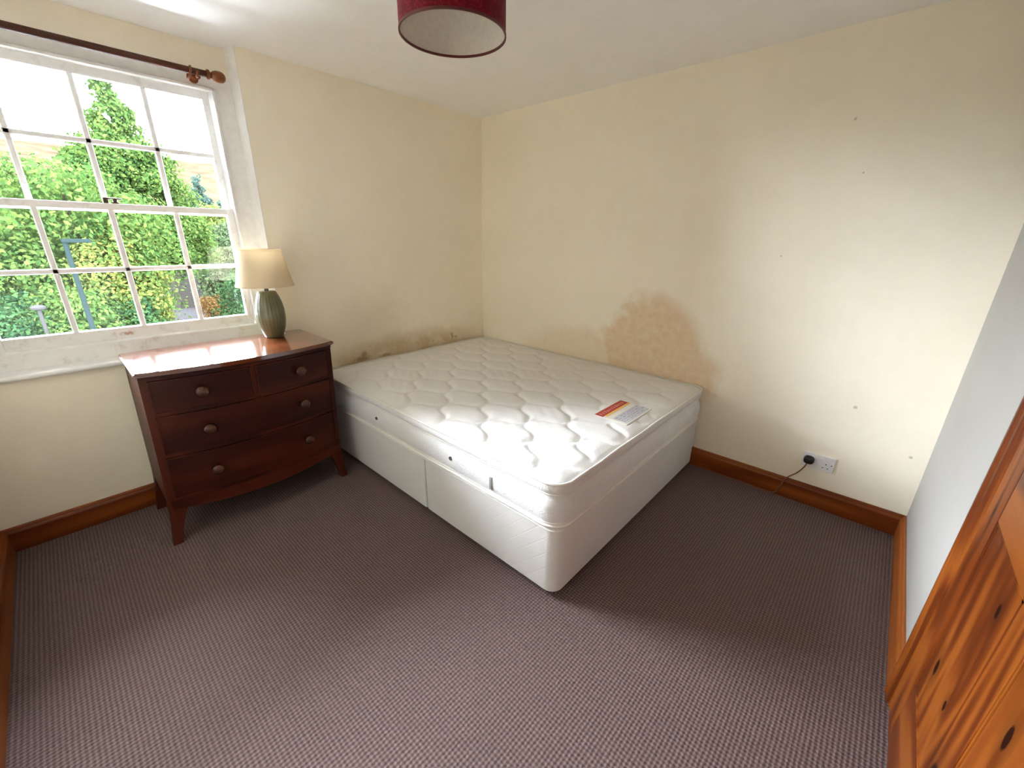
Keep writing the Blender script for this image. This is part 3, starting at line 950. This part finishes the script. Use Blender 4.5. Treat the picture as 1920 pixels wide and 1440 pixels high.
box(bm, -0.008, 0.008, -0.006, 0.0, -0.030, 0.030, bevel=0.002)
obj('handle_strap', bm, 'strap', mat_root, (1.650, MY0 - 0.004, 0.412), smooth=True)
# sewn label: red strip with yellow edge, grey printed half
lab = obj('label', B(1.742, 1.925, -0.888, -0.612, MZ1 + 0.0065, MZ1 + 0.0092, bevel=0.001), 'label_cream', mat_root)
lz = MZ1 + 0.0085
def on_label(name, x0, x1, y0, y1, m, h=0.0016):
    obj(name, B(x0, x1, y0, y1, lz, lz + h), m, lab)
on_label('red_strip', 1.745, 1.792, -0.886, -0.616, 'label_red')
on_label('yellow_strip', 1.792, 1.806, -0.866, -0.616, 'label_yellow')
on_label('grey_print', 1.838, 1.916, -0.872, -0.618, 'label_grey')
bm = bmesh.new()
random.seed(4)
for i in range(11):                     # lettering too worn to read: short pale strokes
    y = -0.868 + i * 0.022
    box(bm, 1.758 + random.uniform(0, .006), 1.778, y, y + 0.006 + random.uniform(0, .006), lz + 0.0012, lz + 0.0020)
obj('faded_print', bm, 'label_ink', lab)
bm = bmesh.new()
for r in range(4):
    y = -0.860
    while y < -0.64:
        w = random.uniform(.008, .03)
        box(bm, 1.848 + r * 0.016, 1.855 + r * 0.016, y, y + w, lz + 0.0012, lz + 0.0020)
        y += w + random.uniform(.006, .02)
obj('faded_print', bm, 'label_ink_grey', lab)

# ------------------------------------------------------------------ pendant lamp
PCX, PCY, PZ0, PR = 1.508, -1.560, 2.0, 0.1665
pend = empty('pendant_light', (PCX, PCY, H))
tag(pend, 'round ceiling pendant with patterned red drum shade and pale lining', 'ceiling light')
PZ1 = 2.205
ps = obj('shade', lathe(bmesh.new(), [(PR, PZ0), (PR, PZ1)], 72, cap0=False, cap1=False), 'red_shade', pend, (PCX, PCY, 0), smooth=True)
obj('lining', lathe(bmesh.new(), [(PR - 0.0015, PZ0), (PR - 0.0015, PZ1)], 72, cap0=False, cap1=False), 'shade_lining', ps, (PCX, PCY, 0), smooth=True)
for zz in (PZ0, PZ1):
    obj('rim', lathe(bmesh.new(), [(PR + 0.0015, zz - 0.003), (PR + 0.0015, zz + 0.004), (PR - 0.003, zz + 0.004), (PR - 0.003, zz - 0.003), (PR + 0.0015, zz - 0.003)], 72, cap0=False, cap1=False), 'shade_rim', ps, (PCX, PCY, 0), smooth=True)
bm = bmesh.new()
for k in range(3):
    a = 2 * PI * k / 3
    tube(bm, [(0.02 * math.cos(a), 0.02 * math.sin(a), PZ1 - 0.03), ((PR - 0.002) * math.cos(a), (PR - 0.002) * math.sin(a), PZ1 - 0.004)], 0.0018, 6)
tube(bm, [(0.020 * math.cos(a), 0.020 * math.sin(a), PZ1 - 0.03) for a in [2 * PI * i / 16 for i in range(16)]], 0.002, 6, closed=True)
obj('carrier', bm, 'white_plastic', ps, (PCX, PCY, 0), smooth=True)
obj('lamp_holder', lathe(bmesh.new(), [(0.012, PZ1 - 0.062), (0.019, PZ1 - 0.060), (0.019, PZ1 - 0.020), (0.012, PZ1 - 0.005), (0.004, PZ1 + 0.002)], 20), 'white_plastic', pend, (PCX, PCY, 0), smooth=True)
obj('bulb', lathe(bmesh.new(), [(0.010, PZ1 - 0.055), (0.013, PZ1 - 0.066), (0.022, PZ1 - 0.084), (0.0225, PZ1 - 0.098), (0.016, PZ1 - 0.112), (0.001, PZ1 - 0.118)], 20), 'bulb', pend, (PCX, PCY, 0), smooth=True)
obj('cord', tube(bmesh.new(), [(0, 0, PZ1), (0, 0, H - 0.015)], 0.0032, 8), 'cord_white', pend, (PCX, PCY, 0), smooth=True)
obj('ceiling_rose', lathe(bmesh.new(), [(0.040, H), (0.040, H - 0.008), (0.030, H - 0.018), (0.010, H - 0.026), (0.004, H - 0.028)], 28), 'white_plastic', pend, (PCX, PCY, 0), smooth=True)

# ------------------------------------------------------------------ socket and plug
sx, sz = 2.641, 0.268
sock = empty('wall_socket', (sx, 0, sz))
tag(sock, 'white double plug socket on the cream wall above the skirting', 'socket')
obj('faceplate', B(-0.073, 0.073, -0.010, 0, -0.043, 0.043, bevel=0.003), 'white_plastic', sock, (sx, 0, sz))
for dx in (-0.036, 0.036):
    bm = bmesh.new()
    box(bm, -0.006, 0.006, -0.0135, -0.009, -0.009, 0.009, bevel=0.0015)
    obj('switch', bm, 'white_plastic', sock, (sx + (dx * 0.28), 0, sz + 0.026))
bm = bmesh.new()
for a, b, w, h in ((0.036, -0.001, 0.004, 0.008), (0.025, -0.023, 0.0065, 0.004), (0.047, -0.023, 0.0065, 0.004)):
    box(bm, a - w / 2, a + w / 2, -0.0106, -0.0096, b - h / 2, b + h / 2)
obj('socket_hole', bm, 'black_plastic', sock, (sx, 0, sz))
for dx in (-0.0605, 0.0605):
    obj('screw', lathe(bmesh.new(), [(0.0032, -0.0096), (0.0032, -0.0106), (0.001, -0.0108)], 12, axis='y'), 'dark_metal', sock, (sx + dx, 0, sz))

px, pz = 2.600, 0.272
plug = empty('plug', (px, -0.011, pz))
tag(plug, 'black plug with thin brown cable pushed into the wall socket', 'plug')
bm = bmesh.new()
loops = []
for off, y in ((0, -0.0115), (0, -0.024), (-0.003, -0.031), (-0.009, -0.034)):
    loops.append([bm.verts.new((x, y, z)) for x, z in rounded_rect(-0.024, 0.024, -0.025, 0.022, 0.018, off, 6, 1)])
for a, b in zip(loops, loops[1:]):
    for k in range(len(a)):
        bm.faces.new((a[k], a[(k + 1) % len(a)], b[(k + 1) % len(a)], b[k]))
bm.faces.new(loops[0]); bm.faces.new(loops[-1][::-1])
obj('plug_body', bm, 'black_plastic', plug, (px, 0, pz), smooth=True, angle=50)
def bez(p, n=20):
    p = [Vector(q) for q in p]
    out = []
    for i in range(len(p) - 1):
        p0, p1, p2, p3 = p[max(i - 1, 0)], p[i], p[i + 1], p[min(i + 2, len(p) - 1)]
        for k in range(n):
            t = k / n
            out.append(0.5 * ((2 * p1) + (-p0 + p2) * t + (2 * p0 - 5 * p1 + 4 * p2 - p3) * t * t + (-p0 + 3 * p1 - 3 * p2 + p3) * t ** 3))
    return out + [p[-1]]
obj('cable', tube(bmesh.new(), bez([(2.596, -0.022, 0.250), (2.588, -0.026, 0.222), (2.565, -0.027, 0.178), (2.530, -0.024, 0.134), (2.515, -0.0245, 0.100), (2.500, -0.0245, 0.050), (2.470, -0.025, 0.006), (2.30, -0.027, 0.0045), (2.06, -0.030, 0.0045)], 10), 0.0032, 8), 'cable', plug, smooth=True)

# ------------------------------------------------------------------ outside
GZ = -3.8
CAMP = Vector((2.7259, -2.6064, 1.3973))
def at(dy, dist, z=GZ):
    """a point on the ground, dist metres out from the camera, dy sideways per metre"""
    return Vector((CAMP.x - dist, CAMP.y + dy * dist, z))
g = struct('ground', B(-220, -7.6, -120, 140, GZ - 0.3, GZ), 'grass')
bm = bmesh.new()
ctr = [(-6, 40), (-10, 22), (-17, 11), (-25, 5.2), (-36, 3.6), (-60, 4.5)]
prev = None
def road(bm, ctr, w, z):
    rows = []
    pts = bez([(x, y, 0) for x, y in ctr], 8)
    for i, p in enumerate(pts):
        d = (pts[min(i + 1, len(pts) - 1)] - pts[max(i - 1, 0)]).normalized()
        nrm = Vector((-d.y, d.x, 0))
        rows.append([bm.verts.new((*(p + nrm * s * w).xy, z + h)) for s, h in ((-1, -0.1), (-1, 0.04), (1, 0.04), (1, -0.1))])
    for a, b in zip(rows, rows[1:]):
        for k in range(3):
            bm.faces.new((a[k], a[k + 1], b[k + 1], b[k]))
struct_road = bmesh.new()
road(struct_road, ctr, 3.2, GZ)
struct('road', struct_road, 'asphalt')
bm = bmesh.new()                        # far hillside
hx = -150
ys = [-140 + i * 6 for i in range(52)]
rows = []
for k, (fx, fz) in enumerate(((1.0, 0.0), (1.25, 0.35), (1.55, 0.72), (1.9, 0.95), (2.5, 1.0))):
    rows.append([bm.verts.new((hx * fx, y * (0.8 + 0.25 * fx), GZ + fz * (22.6 + 5 * noise.noise(Vector((y * 0.012, 2, 0))) + 1.2 * noise.noise(Vector((y * 0.08, k, 0)))) * 1.36 * fx ** 0.55)) for y in ys])
for a, b in zip(rows, rows[1:]):
    for i in range(len(ys) - 1):
        bm.faces.new((a[i], a[i + 1], b[i + 1], b[i]))
struct('hillside', bm, 'hill', smooth=True)

rnd = random.Random(11)
def leaf_cloud(blobs, n, size, flat=0.75):
    """leaves laid on the skins of many blobs (centre, radius)"""
    vs_, fs = [], []
    tot = sum(r * r for _, r in blobs)
    for c, r in blobs:
        k = max(10, int(n * 3.2 * r * r / tot))
        for _ in range(k):
            d = Vector((rnd.gauss(0, 1), rnd.gauss(0, 1), rnd.gauss(0, 1) * flat + 0.25)).normalized()
            p = c + d * r * rnd.choice((rnd.uniform(0.6, 1.0), rnd.uniform(0.75, 1.32)))
            nrm = (d + Vector((rnd.gauss(0, .5), rnd.gauss(0, .5), rnd.gauss(0, .5)))).normalized()
            a = nrm.orthogonal().normalized()
            a = (Matrix.Rotation(rnd.uniform(0, 2 * PI), 3, nrm) @ a)
            b = nrm.cross(a)
            s = size * 0.52 * rnd.uniform(0.55, 1.4)
            i = len(vs_)
            vs_ += [p - a * s, p + b * s * 0.55, p + a * s, p - b * s * 0.55 + nrm * s * 0.2]
            fs.append((i, i + 1, i + 2, i + 3))
    me = bpy.data.meshes.new('foliage')
    me.from_pydata(vs_, [], fs)
    return me
def tree(name, base, height, crown, leaf, n, size, label, group=None, cat='tree', trunk_r=0.16, crown0=0.12, nb=46, blob=0.42, rot=0):
    """crown(u) -> radius at height fraction u"""
    e = empty(name, base)
    tag(e, label, cat, group)
    bm = bmesh.new()
    segs = []
    for i in range(7):
        u = i / 6
        segs.append((trunk_r * (1 - 0.85 * u) * (1.5 if i == 0 else 1), height * 0.9 * u - (0.1 if i == 0 else 0)))
    lathe(bm, segs, 10)
    for k in range(7):
        a = rnd.uniform(0, 2 * PI); u = rnd.uniform(crown0 + 0.1, 0.7)
        r = crown(u) * 0.8
        tube(bm, [(0, 0, height * u * 0.9), (r * 0.5 * math.cos(a), r * 0.5 * math.sin(a), height * u * 0.95), (r * math.cos(a), r * math.sin(a), height * u * 1.03)], trunk_r * 0.25, 6)
    obj('trunk', bm, 'bark', e, base, smooth=True)
    blobs = []
    for k in range(nb):
        u = crown0 + (1 - crown0) * (k + rnd.random()) / nb
        R_ = crown(u)
        a = rnd.uniform(0, 2 * PI)
        rr = R_ * math.sqrt(rnd.uniform(0.25, 1))
        br = max(0.22, min(blob * R_ + 0.12, R_ * 1.0 + 0.1)) * rnd.uniform(0.75, 1.2)
        blobs.append((Vector((rr * math.cos(a), rr * math.sin(a), height * u * 0.985)), br))
    me = leaf_cloud(blobs, n, size)
    link('foliage', me, leaf, e, base)
    return e
ovoid = lambda r, lo=0.1: (lambda u: r * math.sqrt(max(0.02, 1 - ((u - 0.55) / 0.5) ** 2)))
def spire(u):                            # broad skirt with a slim leader
    if u < 0.62: return 2.0 - 0.3 * (u - 0.1)
    return max(0.12, 1.8 * (1 - (u - 0.62) / 0.38) ** 1.3 + 0.10)
cone = lambda r: (lambda u: r * max(0.06, 1 - u) + 0.1)

tree('tall_tree', at(0.131, 26.0), 11.7, spire, 'leaf_green', 20000, 0.15, 'tall bright green tree with a slim leading top in mid window', nb=130, blob=0.34, trunk_r=0.22, crown0=0.34)
tree('broad_tree', at(0.048, 20.0), 7.0, ovoid(1.9), 'leaf_green', 9000, 0.14, 'rounded leafy green tree left of the tall tree', nb=60)
tree('broad_tree', at(-0.035, 25.0), 7.0, ovoid(1.8), 'leaf_pale', 8000, 0.14, 'pale green tree at the left edge of the window view', nb=55)
tree('broad_tree', at(-0.125, 21.0), 6.8, ovoid(2.0), 'leaf_green', 6000, 0.16, 'leafy green tree beyond the left side of the window', nb=45)
tree('yellowing_tree', at(0.078, 19.0), 4.8, ovoid(1.15), 'leaf_yellow', 6000, 0.13, 'yellowing tree low in front of the tall tree', nb=45)
tree('dark_evergreen', at(0.075, 17.4), 3.1, ovoid(0.9), 'leaf_dark', 5000, 0.11, 'dark evergreen bush behind the street lamp', nb=40, cat='bush')
tree('garden_bush', at(0.012, 17.2), 3.5, ovoid(1.2), 'leaf_green', 5000, 0.11, 'green garden bush behind the white post', nb=40, cat='bush')
tree('garden_bush', at(-0.055, 17.5), 3.3, ovoid(1.2), 'leaf_dark', 4500, 0.11, 'dark garden bush at the bottom left window pane', nb=36, cat='bush')
tree('garden_bush', at(0.112, 18.2), 2.2, ovoid(0.62), 'leaf_green', 4500, 0.10, 'green bush beside the road under the tall tree', nb=36, cat='bush')
tree('roadside_tree', at(0.268, 30.0), 5.5, ovoid(1.7), 'leaf_pale', 8000, 0.17, 'pale green roadside tree at the right of the window', nb=55)
tree('roadside_tree', at(0.345, 46.0), 7.2, ovoid(2.5), 'leaf_green', 5000, 0.2, 'green roadside tree past the right window edge', nb=40)
tree('roadside_bush', at(0.282, 20.5), 3.7, ovoid(1.0), 'leaf_dark', 5000, 0.12, 'dark green bush behind the table lamp', nb=40, cat='bush')
tree('autumn_bush', at(0.223, 29.0), 1.7, ovoid(0.9), 'leaf_autumn', 2200, 0.11, 'orange autumn bush beside the road', nb=24, cat='bush')
tree('conifer', at(0.228, 66.0), 12.0, cone(4.2), 'leaf_blue', 9000, 0.30, 'blue green conifer far off before the hillside', nb=60)
tree('conifer', at(0.276, 76.0), 12.6, cone(4.6), 'leaf_blue', 9000, 0.34, 'second blue green conifer right of the far conifer', nb=50)
tree('yellow_tree', at(0.250, 56.0), 7.6, ovoid(2.6), 'leaf_yellow', 5000, 0.28, 'yellow green tree in front of the far conifers', nb=50)
tree('hill_tree', at(0.200, 50.0), 6.6, ovoid(1.3), 'leaf_autumn', 4000, 0.26, 'autumn coloured tree right of the tall tree', nb=40)
tree('hill_tree', at(-0.09, 58.0), 10.2, ovoid(3.6), 'leaf_autumn', 4500, 0.3, 'autumn coloured tree on the left below the hill', nb=45)
tree('hill_tree', at(0.02, 68.0), 10.0, ovoid(3.6), 'leaf_yellow', 4500, 0.3, 'yellow tree far behind the left garden trees', nb=45)
tree('hill_tree', at(0.34, 68.0), 9.5, ovoid(3.6), 'leaf_pale', 3500, 0.32, 'pale far tree past the right window edge', nb=36)

lp = at(0.032, 14.0)
sl = empty('street_lamp', lp)
tag(sl, 'teal grey street lamp with flat arm in front of the trees', 'street lamp')
ztop = 1.215 - GZ
obj('post', lathe(bmesh.new(), [(0.085, -0.02), (0.085, 1.1), (0.058, 1.15), (0.045, ztop - 0.04), (0.040, ztop)], 16), 'lamp_post', sl, lp, smooth=True)
obj('base_door', B(-0.03, 0.03, -0.092, -0.080, 0.45, 0.95), 'lamp_post', sl, lp)
obj('lamp_head', B(-0.075, 0.075, -0.05, 0.44, ztop - 0.05, ztop + 0.035, bevel=0.02), 'lamp_post', sl, lp, smooth=True)
wp = at(-0.0215, 16.0)
wl = empty('white_post', wp)
tag(wl, 'slim white post with flat cap among the garden bushes', 'post')
zt = CAMP.z - 0.114 * 16 - GZ
obj('shaft', lathe(bmesh.new(), [(0.045, -0.02), (0.04, zt - 0.06)], 14), 'white_post', wl, wp, smooth=True)
obj('cap', lathe(bmesh.new(), [(0.05, zt - 0.07), (0.135, zt - 0.05), (0.145, zt), (0.10, zt + 0.045), (0.02, zt + 0.06)], 20), 'white_post', wl, wp, smooth=True)

hp = at(0.190, 38.0)
hs = empty('house', hp)
tag(hs, 'pale rendered house with grey roof glimpsed between trees', 'house')
obj('walls', B(-5, 0, -1.2, 7, 0, 3.7), 'render_wall', hs, hp)
bm = bmesh.new()
prism(bm, [(0.3, -1.5, 3.6), (-2.5, -1.5, 5.4), (-5.3, -1.5, 3.6)], (0, 8.8, 0))
obj('roof', bm, 'slate', hs, hp)
obj('chimney', B(-2.9, -2.1, 5.6, 6.4, 4.8, 6.3), 'render_wall', hs, hp)
for wy in (0.2, 2.4, 4.6):
    for wz in (1.1,):
        w = obj('window', B(-0.02, 0.05, wy, wy + 0.9, wz, wz + 1.3), 'white_post', hs, hp)
        for a in (0, 1):
            obj('pane', B(0.045, 0.06, wy + 0.06 + a * 0.42, wy + 0.42 + a * 0.42, wz + 0.08, wz + 1.22), 'pane_dark', w, hp)
